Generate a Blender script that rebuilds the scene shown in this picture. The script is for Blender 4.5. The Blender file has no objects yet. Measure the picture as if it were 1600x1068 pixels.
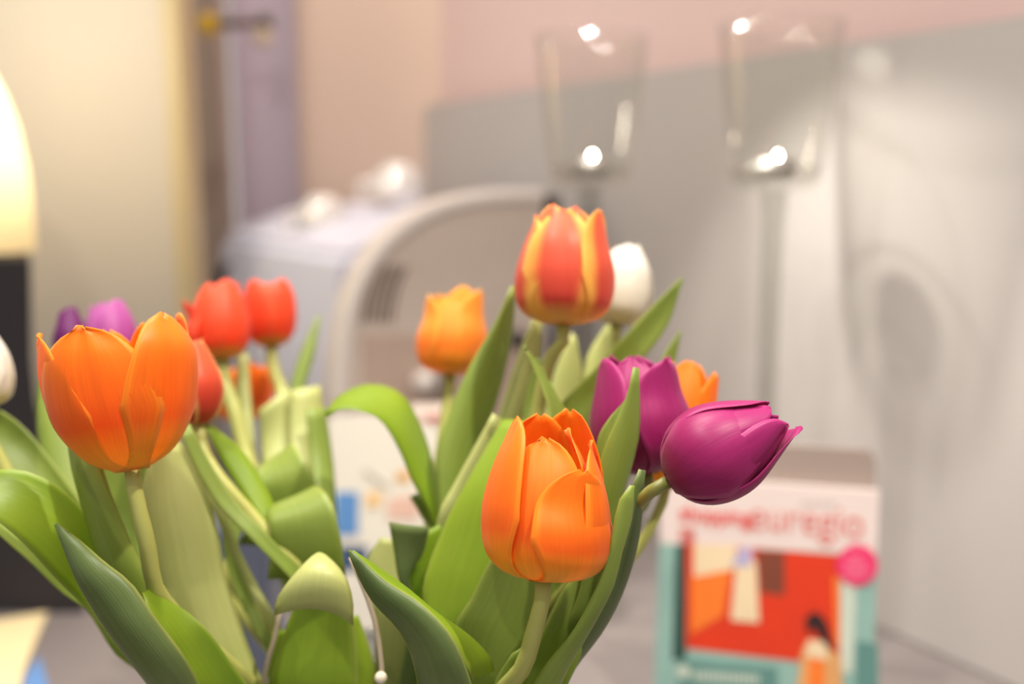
import bpy, bmesh, math, random
from mathutils import Vector, Matrix
random.seed(7)
sc = bpy.context.scene
COL = sc.collection
# ------------------------------------------------------------------ camera, world, lights
CAMZ, PITCH, F = 0.45, math.atan(244 / 1556), 1556.0
cam = bpy.data.cameras.new('camera'); cam_o = bpy.data.objects.new('camera', cam); COL.objects.link(cam_o)
cam_o.location = (0, 0, CAMZ); cam_o.rotation_euler = (math.pi / 2 - PITCH, 0, 0)
cam.sensor_width = 36.0; cam.lens = 36.0 * F / 1600; cam.clip_start = 0.02
cam.dof.use_dof = True; cam.dof.focus_distance = 0.395; cam.dof.aperture_fstop = 3.2; cam.dof.aperture_blades = 0
sc.camera = cam_o
w = bpy.data.worlds.new('world'); sc.world = w; w.use_nodes = True
bg = w.node_tree.nodes['Background']; bg.inputs[0].default_value = (1.0, 0.93, 0.87, 1); bg.inputs[1].default_value = 0.50
sc.view_settings.view_transform = 'Standard'; sc.view_settings.look = 'None'
sc.view_settings.gamma = 1.0; sc.view_settings.use_curve_mapping = False
sc.view_settings.exposure = 0.0
sc.cycles.max_bounces = 12; sc.cycles.transparent_max_bounces = 24; sc.cycles.use_denoising = True
sc.cycles.sample_clamp_indirect = 6.0

def lamp(name, kind, loc, target, energy, color, size=0.1, spot=None, blend=0.5):
    l = bpy.data.lights.new(name, kind); l.energy = energy; l.color = color
    if kind == 'AREA': l.shape = 'DISK'; l.size = size
    else: l.shadow_soft_size = size
    if kind == 'SPOT': l.spot_size = spot; l.spot_blend = blend
    o = bpy.data.objects.new(name, l); COL.objects.link(o); o.location = loc
    o.rotation_euler = (Vector(target) - Vector(loc)).to_track_quat('-Z', 'Y').to_euler()
    return o
def point(name, loc, energy, color=(1.0, 0.93, 0.83), r=0.025): return lamp(name, 'POINT', loc, (0, 0, 0), energy, color, r)
BQ = (0.0, 0.47, 0.33)
lamp('spot_and_fill_light', 'SPOT', (0.46, 0.16, 1.50), BQ, 66.0, (1.0, 0.93, 0.82), 0.025, 0.95, 0.7)
lamp('spot_and_fill_light', 'SPOT', (-0.42, 0.24, 1.70), BQ, 58.0, (1.0, 0.94, 0.84), 0.025, 0.95, 0.7)
lamp('spot_and_fill_light', 'SPOT', (-0.05, 0.95, 1.80), BQ, 56.0, (1.0, 0.93, 0.82), 0.025, 1.0, 0.7)
point('spot_and_fill_light', (-0.55, 0.85, 1.95), 40.0)  # unseen fill point, added to brighten the back of the room
point('spot_and_fill_light', (-0.22, 1.25, 2.0), 24.0)  # second added fill for the back walls, no fixture behind it
point('spot_and_fill_light', (-0.25, -0.7, 1.95), 28.0)  # fill point behind the camera, added to light faces turned this way
lamp('wall_spot_light', 'SPOT', (0.068, 0.935, 0.668), (0.43, 0.957, 0.04), 9.5, (1.0, 0.95, 0.86), 0.010, 1.5, 0.8)

# ------------------------------------------------------------------ helpers
RIGHT = Vector((1, 0, 0)); FWD = Vector((0, math.cos(PITCH), -math.sin(PITCH))); UP = Vector((0, math.sin(PITCH), math.cos(PITCH)))
ORG = Vector((0, 0, CAMZ))
def ray(px, py): return RIGHT * ((px - 800) / F) + UP * ((534 - py) / F) + FWD
def P(px, py, d): return ORG + ray(px, py) * d
def onplane(px, py, p0, n):
    r = ray(px, py); return ORG + r * ((Vector(p0) - ORG).dot(n) / r.dot(n))
def lin(c):
    c = c / 255.0
    return c / 12.92 if c <= 0.04045 else ((c + 0.055) / 1.055) ** 2.4
def rgb(r, g, b): return (lin(r), lin(g), lin(b), 1)

def cr(pts, n):
    """Catmull-Rom through points, n samples, chord parametrised"""
    pts = [Vector(p) for p in pts]
    if len(pts) == 2: return [pts[0].lerp(pts[1], i / (n - 1)) for i in range(n)]
    dist = [0]
    for a, b in zip(pts, pts[1:]): dist.append(dist[-1] + max((b - a).length, 1e-6))
    out = []
    for i in range(n):
        s = dist[-1] * i / (n - 1); k = 0
        while k < len(pts) - 2 and dist[k + 1] < s: k += 1
        t = (s - dist[k]) / (dist[k + 1] - dist[k])
        p1, p2 = pts[k], pts[k + 1]
        p0 = pts[k - 1] if k > 0 else p1 * 2 - p2
        p3 = pts[k + 2] if k + 2 < len(pts) else p2 * 2 - p1
        h = dist[k + 1] - dist[k]
        h0 = (dist[k] - dist[k - 1]) if k > 0 else h
        h2 = (dist[k + 2] - dist[k + 1]) if k + 2 < len(pts) else h
        m1 = (p2 - p0) * (h / (h + h0)); m2 = (p3 - p1) * (h / (h + h2))
        t2, t3 = t * t, t * t * t
        out.append(p1 * (2*t3 - 3*t2 + 1) + m1 * (t3 - 2*t2 + t) + p2 * (-2*t3 + 3*t2) + m2 * (t3 - t2))
    return out
def interp(tab, x):
    n = len(tab)
    for k in range(n - 1):
        x0, y0 = tab[k]; x1, y1 = tab[k + 1]
        if x <= x1 or k == n - 2:
            h = x1 - x0; t = (x - x0) / h
            def slope(i):
                if i == 0: return (tab[1][1] - tab[0][1]) / (tab[1][0] - tab[0][0])
                if i == n - 1: return (tab[-1][1] - tab[-2][1]) / (tab[-1][0] - tab[-2][0])
                return (tab[i + 1][1] - tab[i - 1][1]) / (tab[i + 1][0] - tab[i - 1][0])
            t2, t3 = t * t, t * t * t
            return y0 * (2*t3 - 3*t2 + 1) + slope(k) * h * (t3 - 2*t2 + t) + y1 * (-2*t3 + 3*t2) + slope(k + 1) * h * (t3 - t2)

def link(name, mesh, mat=None, parent=None, smooth=True):
    o = bpy.data.objects.new(name, mesh); COL.objects.link(o)
    if mat is not None: mesh.materials.append(mat)
    if parent is not None:
        o.parent = parent
        o.matrix_parent_inverse = Matrix.Translation(-Vector(parent.location))
    if smooth:
        for p in mesh.polygons: p.use_smooth = True
    return o
def empty(name, loc):
    o = bpy.data.objects.new(name, None); COL.objects.link(o); o.location = loc; o.empty_display_size = 0.02
    return o
def tag(o, label, cat, group=None):
    o['label'] = label; o['category'] = cat
    if group: o['group'] = group
    return o
def structure(o): o['kind'] = 'structure'; return o

def grid_mesh(name, rows, thick=0.0, two=False):
    """rows[v][u] of Vector -> mesh with uv; thick gives real thickness with a closed rim"""
    nv, nu = len(rows), len(rows[0])
    bm = bmesh.new(); uvl = bm.loops.layers.uv.new('UVMap')
    def nrm(i, j):
        a = rows[min(i + 1, nv - 1)][j] - rows[max(i - 1, 0)][j]
        b = rows[i][min(j + 1, nu - 1)] - rows[i][max(j - 1, 0)]
        n = a.cross(b)
        return n.normalized() if n.length > 1e-12 else Vector((0, 0, 0))
    top = [[bm.verts.new(rows[i][j]) for j in range(nu)] for i in range(nv)]
    def face(vs, uvs, mi=0):
        try: f = bm.faces.new(vs)
        except ValueError: return
        f.material_index = mi
        for l, uv in zip(f.loops, uvs): l[uvl].uv = uv
    def uv(i, j): return (j / (nu - 1), i / (nv - 1))
    if thick:
        bot = []
        for i in range(nv):
            r = []
            for j in range(nu):
                e = min(1.0, 4 * min(j, nu - 1 - j) / (nu - 1) + 0.35)
                r.append(bm.verts.new(rows[i][j] + nrm(i, j) * thick * e))
            bot.append(r)
    for i in range(nv - 1):
        for j in range(nu - 1):
            q = [(i, j), (i, j + 1), (i + 1, j + 1), (i + 1, j)]
            face([top[a][b] for a, b in q], [uv(a, b) for a, b in q])
            if thick:
                q = q[::-1]
                face([bot[a][b] for a, b in q], [uv(a, b) for a, b in q], 1 if two else 0)
    if thick:
        ring = [(0, j) for j in range(nu)] + [(i, nu - 1) for i in range(1, nv)] + [(nv - 1, j) for j in range(nu - 2, -1, -1)] + [(i, 0) for i in range(nv - 2, 0, -1)]
        for (a, b), (c, d) in zip(ring, ring[1:] + ring[:1]):
            face([top[c][d], top[a][b], bot[a][b], bot[c][d]], [uv(c, d), uv(a, b), uv(a, b), uv(c, d)])
    bmesh.ops.recalc_face_normals(bm, faces=bm.faces)
    me = bpy.data.meshes.new(name); bm.to_mesh(me); bm.free()
    return me

def tube_mesh(name, pts, rads, seg=14, cap=True):
    pts = [Vector(p) for p in pts]
    bm = bmesh.new(); rings = []
    ref = Vector((0.3, 1, 0.2)).normalized()
    for i, p in enumerate(pts):
        t = (pts[min(i + 1, len(pts) - 1)] - pts[max(i - 1, 0)]).normalized()
        a = (ref - t * ref.dot(t)).normalized(); b = t.cross(a); ref = a
        r = rads[i] if hasattr(rads, '__len__') else rads
        rings.append([bm.verts.new(p + a * math.cos(2 * math.pi * k / seg) * r + b * math.sin(2 * math.pi * k / seg) * r) for k in range(seg)])
    for A, B in zip(rings, rings[1:]):
        for k in range(seg):
            bm.faces.new([A[k], A[(k + 1) % seg], B[(k + 1) % seg], B[k]])
    if cap:
        bm.faces.new(rings[0][::-1]); bm.faces.new(rings[-1])
    bmesh.ops.recalc_face_normals(bm, faces=bm.faces)
    me = bpy.data.meshes.new(name); bm.to_mesh(me); bm.free()
    return me

def lathe_mesh(name, prof, seg=48, axis=None, origin=(0, 0, 0)):
    """prof: list of (r,z), may start/end at r=0"""
    bm = bmesh.new(); rings = []
    M = Matrix.Identity(3)
    if axis is not None: M = Vector(axis).normalized().to_track_quat('Z', 'Y').to_matrix()
    o = Vector(origin)
    for r, z in prof:
        if r < 1e-7: rings.append([bm.verts.new(o + M @ Vector((0, 0, z)))])
        else: rings.append([bm.verts.new(o + M @ Vector((r * math.cos(2 * math.pi * k / seg), r * math.sin(2 * math.pi * k / seg), z))) for k in range(seg)])
    for A, B in zip(rings, rings[1:]):
        for k in range(seg):
            k2 = (k + 1) % seg
            if len(A) == 1 and len(B) == 1: continue
            if len(A) == 1: bm.faces.new([A[0], B[k2], B[k]])
            elif len(B) == 1: bm.faces.new([A[k], A[k2], B[0]])
            else: bm.faces.new([A[k], A[k2], B[k2], B[k]])
    bmesh.ops.recalc_face_normals(bm, faces=bm.faces)
    me = bpy.data.meshes.new(name); bm.to_mesh(me); bm.free()
    return me

def prism_mesh(name, poly, vec, bevel=0.0):
    """extrude polygon of 3-d points by vec"""
    bm = bmesh.new(); vec = Vector(vec)
    A = [bm.verts.new(p) for p in poly]; B = [bm.verts.new(Vector(p) + vec) for p in poly]
    n = len(poly)
    bm.faces.new(A[::-1]); bm.faces.new(B)
    for k in range(n): bm.faces.new([A[k], A[(k + 1) % n], B[(k + 1) % n], B[k]])
    bmesh.ops.recalc_face_normals(bm, faces=bm.faces)
    if bevel: bmesh.ops.bevel(bm, geom=list(bm.edges), offset=bevel, segments=2, affect='EDGES', clamp_overlap=True)
    me = bpy.data.meshes.new(name); bm.to_mesh(me); bm.free()
    return me
def box_mesh(name, lo, hi, bevel=0.0, M=None):
    x0, y0, z0 = lo; x1, y1, z1 = hi
    me = prism_mesh(name, [Vector(p) for p in ((x0, y0, z0), (x1, y0, z0), (x1, y1, z0), (x0, y1, z0))], (0, 0, z1 - z0), bevel)
    if M is not None: me.transform(M)
    return me

# ------------------------------------------------------------------ materials
def new_mat(name):
    m = bpy.data.materials.new(name); m.use_nodes = True; nt = m.node_tree; nt.nodes.clear()
    out = nt.nodes.new('ShaderNodeOutputMaterial'); return m, nt, out
def N(nt, t, **kw):
    n = nt.nodes.new(t)
    for k, v in kw.items(): setattr(n, k, v)
    return n
def plain(name, col, rough=0.5, metal=0.0, spec=0.5, noise=0.04, scale=30.0, emit=None, estr=0.0, coat=0.0):
    m, nt, out = new_mat(name)
    b = N(nt, 'ShaderNodeBsdfPrincipled'); nt.links.new(b.outputs[0], out.inputs[0])
    b.inputs['Roughness'].default_value = rough; b.inputs['Metallic'].default_value = metal
    b.inputs['Specular IOR Level'].default_value = spec; b.inputs['Coat Weight'].default_value = coat; b.inputs['Coat Roughness'].default_value = 0.02
    tc = N(nt, 'ShaderNodeTexCoord'); nz = N(nt, 'ShaderNodeTexNoise'); nz.inputs['Scale'].default_value = scale; nz.inputs['Detail'].default_value = 3
    nt.links.new(tc.outputs['Object'], nz.inputs['Vector'])
    hs = N(nt, 'ShaderNodeMix', data_type='RGBA', blend_type='MULTIPLY'); hs.inputs['Factor'].default_value = 1
    mr = N(nt, 'ShaderNodeMapRange'); mr.inputs['To Min'].default_value = 1 - noise; mr.inputs['To Max'].default_value = 1 + noise
    nt.links.new(nz.outputs['Fac'], mr.inputs['Value'])
    hs.inputs['A'].default_value = col; nt.links.new(mr.outputs[0], hs.inputs['B'])
    nt.links.new(hs.outputs['Result'], b.inputs['Base Color'])
    if emit is not None:
        b.inputs['Emission Color'].default_value = emit; b.inputs['Emission Strength'].default_value = estr
    return m

def uvparts(nt):
    uv = N(nt, 'ShaderNodeUVMap'); uv.uv_map = 'UVMap'
    sp = N(nt, 'ShaderNodeSeparateXYZ'); nt.links.new(uv.outputs[0], sp.inputs[0])
    a = N(nt, 'ShaderNodeMath', operation='MULTIPLY_ADD'); a.inputs[1].default_value = 2; a.inputs[2].default_value = -1
    nt.links.new(sp.outputs['X'], a.inputs[0])
    ab = N(nt, 'ShaderNodeMath', operation='ABSOLUTE'); nt.links.new(a.outputs[0], ab.inputs[0])
    return uv, sp, ab
def ramp(nt, src, stops):
    r = N(nt, 'ShaderNodeValToRGB'); el = r.color_ramp.elements
    while len(el) < len(stops): el.new(0.5)
    for e, (p, c) in zip(el, stops): e.position = p; e.color = c
    nt.links.new(src, r.inputs[0]); return r
def mixc(nt, fac, a, b, mode='MIX'):
    m = N(nt, 'ShaderNodeMix', data_type='RGBA', blend_type=mode)
    for s, v in (('Factor', fac), ('A', a), ('B', b)):
        i = m.inputs[s]
        if hasattr(v, 'links'): nt.links.new(v, i)
        elif s == 'Factor': i.default_value = v
        else: i.default_value = v
    return m.outputs['Result']

def petal_mat(name, base, body, top, edge, edge_lo=0.75, edge_hi=1.0, edge_w=0.6, transl=0.35, tcol=None, streak=0.07, base_end=0.10, body_pos=0.35):
    m, nt, out = new_mat(name)
    uv, sp, ab = uvparts(nt)
    c1 = ramp(nt, sp.outputs['Y'], [(0.0, base), (base_end, base), (body_pos, body), (1.0, top)])
    # streaks fanning along the petal
    mp = N(nt, 'ShaderNodeMapping'); mp.inputs['Scale'].default_value = (46, 2.4, 1); nt.links.new(uv.outputs[0], mp.inputs[0])
    nz = N(nt, 'ShaderNodeTexNoise'); nz.inputs['Scale'].default_value = 1.0; nz.inputs['Detail'].default_value = 2.5; nt.links.new(mp.outputs[0], nz.inputs['Vector'])
    mr = N(nt, 'ShaderNodeMapRange'); mr.inputs['From Min'].default_value = 0.3; mr.inputs['From Max'].default_value = 0.7
    mr.inputs['To Min'].default_value = 1 - streak; mr.inputs['To Max'].default_value = 1 + streak; nt.links.new(nz.outputs['Fac'], mr.inputs['Value'])
    ef = N(nt, 'ShaderNodeMapRange', interpolation_type='SMOOTHSTEP'); ef.inputs['From Min'].default_value = edge_lo; ef.inputs['From Max'].default_value = edge_hi
    ef.inputs['To Max'].default_value = edge_w; 
    ad = N(nt, 'ShaderNodeMath', operation='MULTIPLY_ADD'); ad.inputs[1].default_value = 0.18; nt.links.new(nz.outputs['Fac'], ad.inputs[0])
    sb = N(nt, 'ShaderNodeMath', operation='SUBTRACT'); sb.inputs[1].default_value = 0.09; nt.links.new(ab.outputs[0], sb.inputs[0]); nt.links.new(sb.outputs[0], ad.inputs[2])
    nt.links.new(ad.outputs[0], ef.inputs['Value'])
    c2 = mixc(nt, ef.outputs[0], c1.outputs['Color'], edge)
    c3 = mixc(nt, 1.0, c2, mr.outputs[0], 'MULTIPLY')
    b = N(nt, 'ShaderNodeBsdfPrincipled'); b.inputs['Roughness'].default_value = 0.42; b.inputs['Specular IOR Level'].default_value = 0.35
    b.inputs['Sheen Weight'].default_value = 0.08
    nt.links.new(c3, b.inputs['Base Color'])
    bp = N(nt, 'ShaderNodeBump'); bp.inputs['Strength'].default_value = 0.12; bp.inputs['Distance'].default_value = 0.0006
    nt.links.new(nz.outputs['Fac'], bp.inputs['Height']); nt.links.new(bp.outputs[0], b.inputs['Normal'])
    t = N(nt, 'ShaderNodeBsdfTranslucent')
    if tcol is None: nt.links.new(c3, t.inputs['Color'])
    else: nt.links.new(mixc(nt, 0.6, c3, tcol), t.inputs['Color'])
    mx = N(nt, 'ShaderNodeMixShader'); mx.inputs[0].default_value = transl
    nt.links.new(b.outputs[0], mx.inputs[1]); nt.links.new(t.outputs[0], mx.inputs[2]); nt.links.new(mx.outputs[0], out.inputs[0])
    return m

ORANGE = petal_mat('petal_orange', rgb(252, 190, 40), rgb(250, 114, 22), rgb(254, 144, 26), rgb(255, 165, 40), tcol=rgb(255, 135, 8))
ORANGE_LIGHT = petal_mat('petal_orange_light', rgb(255, 180, 50), rgb(255, 145, 45), rgb(255, 190, 70), rgb(255, 190, 70), tcol=rgb(255, 150, 20))
REDORANGE = petal_mat('petal_red_orange', rgb(225, 170, 60), rgb(247, 74, 34), rgb(252, 100, 60), rgb(255, 112, 70), tcol=rgb(255, 70, 15), base_end=0.06, body_pos=0.2)
STRIPED = petal_mat('petal_striped', rgb(245, 205, 110), rgb(226, 78, 62), rgb(238, 112, 72), rgb(255, 200, 90), edge_lo=0.35, edge_hi=0.82, edge_w=0.95, tcol=rgb(255, 140, 40), base_end=0.06, body_pos=0.2)
CORAL = petal_mat('petal_coral', rgb(200, 70, 50), rgb(214, 72, 48), rgb(235, 110, 60), rgb(255, 205, 120), edge_lo=0.55, edge_hi=0.9, edge_w=0.95, tcol=rgb(240, 90, 40))
MAGENTA = petal_mat('petal_magenta', rgb(140, 30, 85), rgb(160, 28, 98), rgb(182, 44, 122), rgb(205, 70, 145), tcol=rgb(175, 15, 85), edge_w=0.5, streak=0.1)
PURPLE = petal_mat('petal_purple', rgb(90, 24, 85), rgb(104, 22, 96), rgb(118, 30, 108), rgb(130, 50, 125), tcol=rgb(110, 10, 95), streak=0.1)
MAUVE = petal_mat('petal_mauve', rgb(150, 50, 130), rgb(176, 70, 150), rgb(196, 100, 176), rgb(205, 120, 185), tcol=rgb(170, 40, 140), streak=0.1)
WHITE = petal_mat('petal_white', rgb(228, 215, 150), rgb(240, 232, 215), rgb(247, 243, 235), rgb(250, 246, 240), tcol=rgb(245, 235, 215), streak=0.03, base_end=0.03, body_pos=0.25)

def leaf_mat(name, c, c2, transl=0.3, tcol=None, rough=0.4, spec=0.5):
    m, nt, out = new_mat(name)
    uv, sp, ab = uvparts(nt)
    mp = N(nt, 'ShaderNodeMapping'); mp.inputs['Scale'].default_value = (40, 1.2, 1); nt.links.new(uv.outputs[0], mp.inputs[0])
    nz = N(nt, 'ShaderNodeTexNoise'); nz.inputs['Scale'].default_value = 1.0; nz.inputs['Detail'].default_value = 3; nt.links.new(mp.outputs[0], nz.inputs['Vector'])
    tc = N(nt, 'ShaderNodeTexCoord'); n2 = N(nt, 'ShaderNodeTexNoise'); n2.inputs['Scale'].default_value = 22; nt.links.new(tc.outputs['Object'], n2.inputs['Vector'])
    md = N(nt, 'ShaderNodeMath', operation='MULTIPLY_ADD'); md.inputs[1].default_value = 0.45; nt.links.new(nz.outputs['Fac'], md.inputs[0])
    m2 = N(nt, 'ShaderNodeMath', operation='MULTIPLY'); m2.inputs[1].default_value = 0.55; nt.links.new(n2.outputs['Fac'], m2.inputs[0]); nt.links.new(m2.outputs[0], md.inputs[2])
    r = ramp(nt, md.outputs[0], [(0.36, c), (0.62, c2)])
    ef = N(nt, 'ShaderNodeMapRange', interpolation_type='SMOOTHSTEP'); ef.inputs['From Min'].default_value = 0.9; ef.inputs['From Max'].default_value = 1.0; ef.inputs['To Max'].default_value = 0.6
    nt.links.new(ab.outputs[0], ef.inputs['Value'])
    c3 = mixc(nt, ef.outputs[0], r.outputs['Color'], rgb(176, 178, 92))
    b = N(nt, 'ShaderNodeBsdfPrincipled'); b.inputs['Roughness'].default_value = rough; b.inputs['Specular IOR Level'].default_value = spec
    nt.links.new(c3, b.inputs['Base Color'])
    bp = N(nt, 'ShaderNodeBump'); bp.inputs['Strength'].default_value = 0.2; bp.inputs['Distance'].default_value = 0.001
    nt.links.new(nz.outputs['Fac'], bp.inputs['Height']); nt.links.new(bp.outputs[0], b.inputs['Normal'])
    t = N(nt, 'ShaderNodeBsdfTranslucent'); t.inputs['Color'].default_value = tcol or rgb(150, 175, 20)
    mx = N(nt, 'ShaderNodeMixShader'); mx.inputs[0].default_value = transl
    nt.links.new(b.outputs[0], mx.inputs[1]); nt.links.new(t.outputs[0], mx.inputs[2]); nt.links.new(mx.outputs[0], out.inputs[0])
    return m
GREEN = leaf_mat('leaf_green', rgb(128, 150, 62), rgb(152, 170, 78), .32, rgb(165, 190, 40))
PALE = leaf_mat('leaf_pale', rgb(178, 186, 110), rgb(198, 202, 128), 0.25, rgb(170, 180, 50))
DARK = leaf_mat('leaf_dark', rgb(84, 104, 52), rgb(108, 126, 70), 0.2, rgb(90, 130, 20))  # dark leaf green; also holds the shade of the folded leaf's outer half
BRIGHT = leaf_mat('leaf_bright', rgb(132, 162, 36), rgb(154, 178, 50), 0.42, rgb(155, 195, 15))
STEM = plain('stem_green', rgb(170, 172, 92), 0.45, noise=0.12, scale=60)
STEM_DARK = plain('stem_olive', rgb(128, 130, 62), 0.45, noise=0.12, scale=60)

def glass_mat(name, tint, refl=0.9):
    m, nt, out = new_mat(name)
    tr = N(nt, 'ShaderNodeBsdfTransparent'); tr.inputs[0].default_value = tint
    gl = N(nt, 'ShaderNodeBsdfGlossy'); gl.inputs['Roughness'].default_value = 0.02; gl.inputs[0].default_value = (refl, refl, refl, 1)
    lw = N(nt, 'ShaderNodeLayerWeight'); lw.inputs['Blend'].default_value = 0.5
    pw_ = N(nt, 'ShaderNodeMath', operation='POWER'); pw_.inputs[1].default_value = 3.2; nt.links.new(lw.outputs['Facing'], pw_.inputs[0])
    fr = N(nt, 'ShaderNodeMath', operation='MULTIPLY_ADD'); fr.inputs[1].default_value = 0.75; fr.inputs[2].default_value = 0.035; nt.links.new(pw_.outputs[0], fr.inputs[0])
    tc = N(nt, 'ShaderNodeTexCoord'); nz = N(nt, 'ShaderNodeTexNoise'); nz.inputs['Scale'].default_value = 14; nt.links.new(tc.outputs['Object'], nz.inputs['Vector'])
    bp = N(nt, 'ShaderNodeBump'); bp.inputs['Strength'].default_value = 0.03; bp.inputs['Distance'].default_value = 0.01
    nt.links.new(nz.outputs['Fac'], bp.inputs['Height']); nt.links.new(bp.outputs[0], gl.inputs['Normal'])
    mx = N(nt, 'ShaderNodeMixShader'); nt.links.new(fr.outputs[0], mx.inputs[0]); nt.links.new(tr.outputs[0], mx.inputs[1]); nt.links.new(gl.outputs[0], mx.inputs[2])
    nt.links.new(mx.outputs[0], out.inputs[0]); return m
GLASS = glass_mat('clear_glass', (0.97, 0.97, 0.96, 1))
SOLID = glass_mat('thick_glass', (0.82, 0.82, 0.80, 1))
BASEGLASS = glass_mat('base_glass', (0.92, 0.92, 0.90, 1))
VGLASS = glass_mat('vase_glass', (0.9, 0.94, 0.95, 1))

# ------------------------------------------------------------------ setting
WD = Vector((-0.522, 0.853, 0)); WN = Vector((0.853, 0.522, 0)); WP = Vector((0.394, 1.0, 0))   # long wall on the right
def wallpt(t, z, off=0.0): p = WP + WD * t - WN * off; return Vector((p.x, p.y, z))
def wall_t(px, off=0.0):
    r = ray(px, 290); k = r.x / r.y; a = WP - WN * off
    return (k * a.y - a.x) / (WD.x - k * WD.y)
T_END = wall_t(692)
P_END = wall_t(664, 0.03)
PANEL_TOP = 0.592
structure(link('floor', box_mesh('floor', (-2.6, -1.2, -0.80), (2.2, 3.2, -0.75)), plain('floor_boards', rgb(120, 108, 98), 0.5, noise=0.1, scale=8), smooth=False))
structure(link('wall_right', prism_mesh('wall_right', [wallpt(-1.6, -0.75), wallpt(T_END + 0.1, -0.75), wallpt(T_END + 0.1, 1.9), wallpt(-1.6, 1.9)], WN * 0.08), plain('pink_paint', rgb(224, 196, 192), 0.8, noise=0.02, scale=4), smooth=False))
pm = plain('grey_panel', rgb(188, 182, 179), 0.45, noise=0.02, scale=3, spec=0.4, coat=0.08)
structure(link('wall_panel', prism_mesh('wall_panel', [wallpt(-1.6, 0.001, 0.018), wallpt(P_END, 0.001, 0.018), wallpt(P_END, PANEL_TOP, 0.018), wallpt(-1.6, PANEL_TOP, 0.018)], -WN * 0.012, 0.001), pm, smooth=False))
e0 = wallpt(T_END, 0)
BD = Vector((-1, 0.12, 0)).normalized(); BN = Vector((0.12, 1, 0)).normalized()
def backpt(s, z, off=0.0): p = e0 + BD * s - BN * off; return Vector((p.x, p.y, z))
def back_s(px):
    r = ray(px, 290); k = r.x / r.y
    return (k * e0.y - e0.x) / (BD.x - k * BD.y)
S1, S2, S3, S4 = back_s(470), back_s(356), back_s(296), 1.9
structure(link('wall_back', prism_mesh('wall_back', [backpt(-0.1, -0.75), backpt(S1, -0.75), backpt(S1, 1.9), backpt(-0.1, 1.9)], BN * 0.08), plain('peach_paint', rgb(222, 196, 180), 0.8, noise=0.02, scale=4), smooth=False))
structure(link('wall_recess', prism_mesh('wall_recess', [backpt(S1, -0.75, -0.05), backpt(S2, -0.75, -0.05), backpt(S2, 1.9, -0.05), backpt(S1, 1.9, -0.05)], BN * 0.05), plain('lilac_paint', rgb(224, 210, 228), 0.8, noise=0.02, scale=4), smooth=False))
tm = plain('profile_metal', rgb(196, 178, 166), 0.5, 0.0, noise=0.05)
tm2 = plain('profile_light', rgb(206, 190, 176), 0.5, 0.0, noise=0.05)
def vprofile(name, s0, s1, off, mat):
    return structure(link(name, prism_mesh(name, [backpt(s0, -0.75, off), backpt(s1, -0.75, off), backpt(s1, 1.9, off), backpt(s0, 1.9, off)], BN * (off + 0.03), 0.003), mat, smooth=False))
vprofile('trim_1', S2, S2 + 0.018, 0.012, tm)
vprofile('trim_2', S2 + 0.020, S2 + 0.034, 0.004, tm)
vprofile('trim_3', S2 + 0.036, S3, 0.0, tm2)
LW = P(292, 290, 1.40)
structure(link('wall_left', prism_mesh('wall_left', [Vector((x, LW.y + (LW.x - x) * 0.06, z)) for x, z in ((LW.x, -0.75), (-2.2, -0.75), (-2.2, 1.9), (LW.x, 1.9))], (0, 0.05, 0), 0.003), plain('beige_paint', rgb(204, 194, 178), 0.75, noise=0.03, scale=5), smooth=False))
structure(link('trim_4', prism_mesh('trim_4', [Vector((x, LW.y - 0.004, z)) for x, z in ((LW.x - 0.022, -0.75), (LW.x + 0.002, -0.75), (LW.x + 0.002, 1.9), (LW.x - 0.022, 1.9))], (0, 0.06, 0), 0.003), plain('ochre_edge', rgb(202, 184, 142), 0.6, noise=0.03), smooth=False))

# table
tmat = plain('grey_table_laminate', rgb(122, 114, 113), 0.42, noise=0.04, scale=50)
tb = empty('display_table', (0.0, 0.8, 0.0))
a, b = wallpt(-0.75, 0, 0.013), wallpt(0.98, 0, 0.013)
poly = [Vector((p.x, p.y, -0.03)) for p in (a, b, b - WN * 0.78, a - WN * 0.95)]
link('tabletop', prism_mesh('tabletop', poly, (0, 0, 0.03), 0.003), tmat, tb, smooth=False)
for q in (poly[0] - WN * 0.08 + WD * 0.08, poly[1] - WN * 0.08 - WD * 0.08, poly[2] + WN * 0.08 - WD * 0.08, poly[3] + WN * 0.08 + WD * 0.08):
    link('leg', box_mesh('leg', (q.x - 0.025, q.y - 0.025, -0.75), (q.x + 0.025, q.y + 0.025, -0.029), 0.003), tmat, tb, smooth=False)
tag(tb, 'grey laminate table along the wall under the flower bouquet', 'table')

# ------------------------------------------------------------------ machine
m_plane = Vector((-0.213, 1.199, 0))
MDIR = WD   # body runs along the wall, away from the camera
def mp_(px, py, back=0.0): return onplane(px, py, m_plane + MDIR * back, MDIR)
BODY_GREY = plain('appliance_grey', rgb(226, 213, 202), 0.5, noise=0.015, scale=10)
BODY_WHITE = plain('appliance_white_rim', rgb(242, 234, 228), 0.35, noise=0.01)
BODY_TAUPE = plain('appliance_taupe', rgb(206, 184, 170), 0.55, noise=0.015)
BODY_LILAC = plain('appliance_lilac_white', rgb(226, 226, 242), 0.45, noise=0.02)
CHROME = plain('chrome', rgb(225, 222, 220), 0.12, 1.0, noise=0.01)
BLACK = plain('black_plastic', rgb(34, 30, 32), 0.4, noise=0.05)
BROWN = plain('dark_brown_plastic', rgb(62, 44, 40), 0.45, noise=0.05)
SLOT = plain('vent_slot', rgb(122, 104, 94), 0.6, noise=0.02)
mach = empty('counter_appliance', (-0.05, 1.32, 0.0))
tag(mach, 'large grey counter appliance with quarter-round side panel and vent slots', 'appliance')
outline = [mp_(*p) for p in ((520, 640), (521, 600), (530, 520), (549, 450), (580, 392), (625, 347), (680, 316), (740, 301), (800, 295), (850, 296))]
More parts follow.
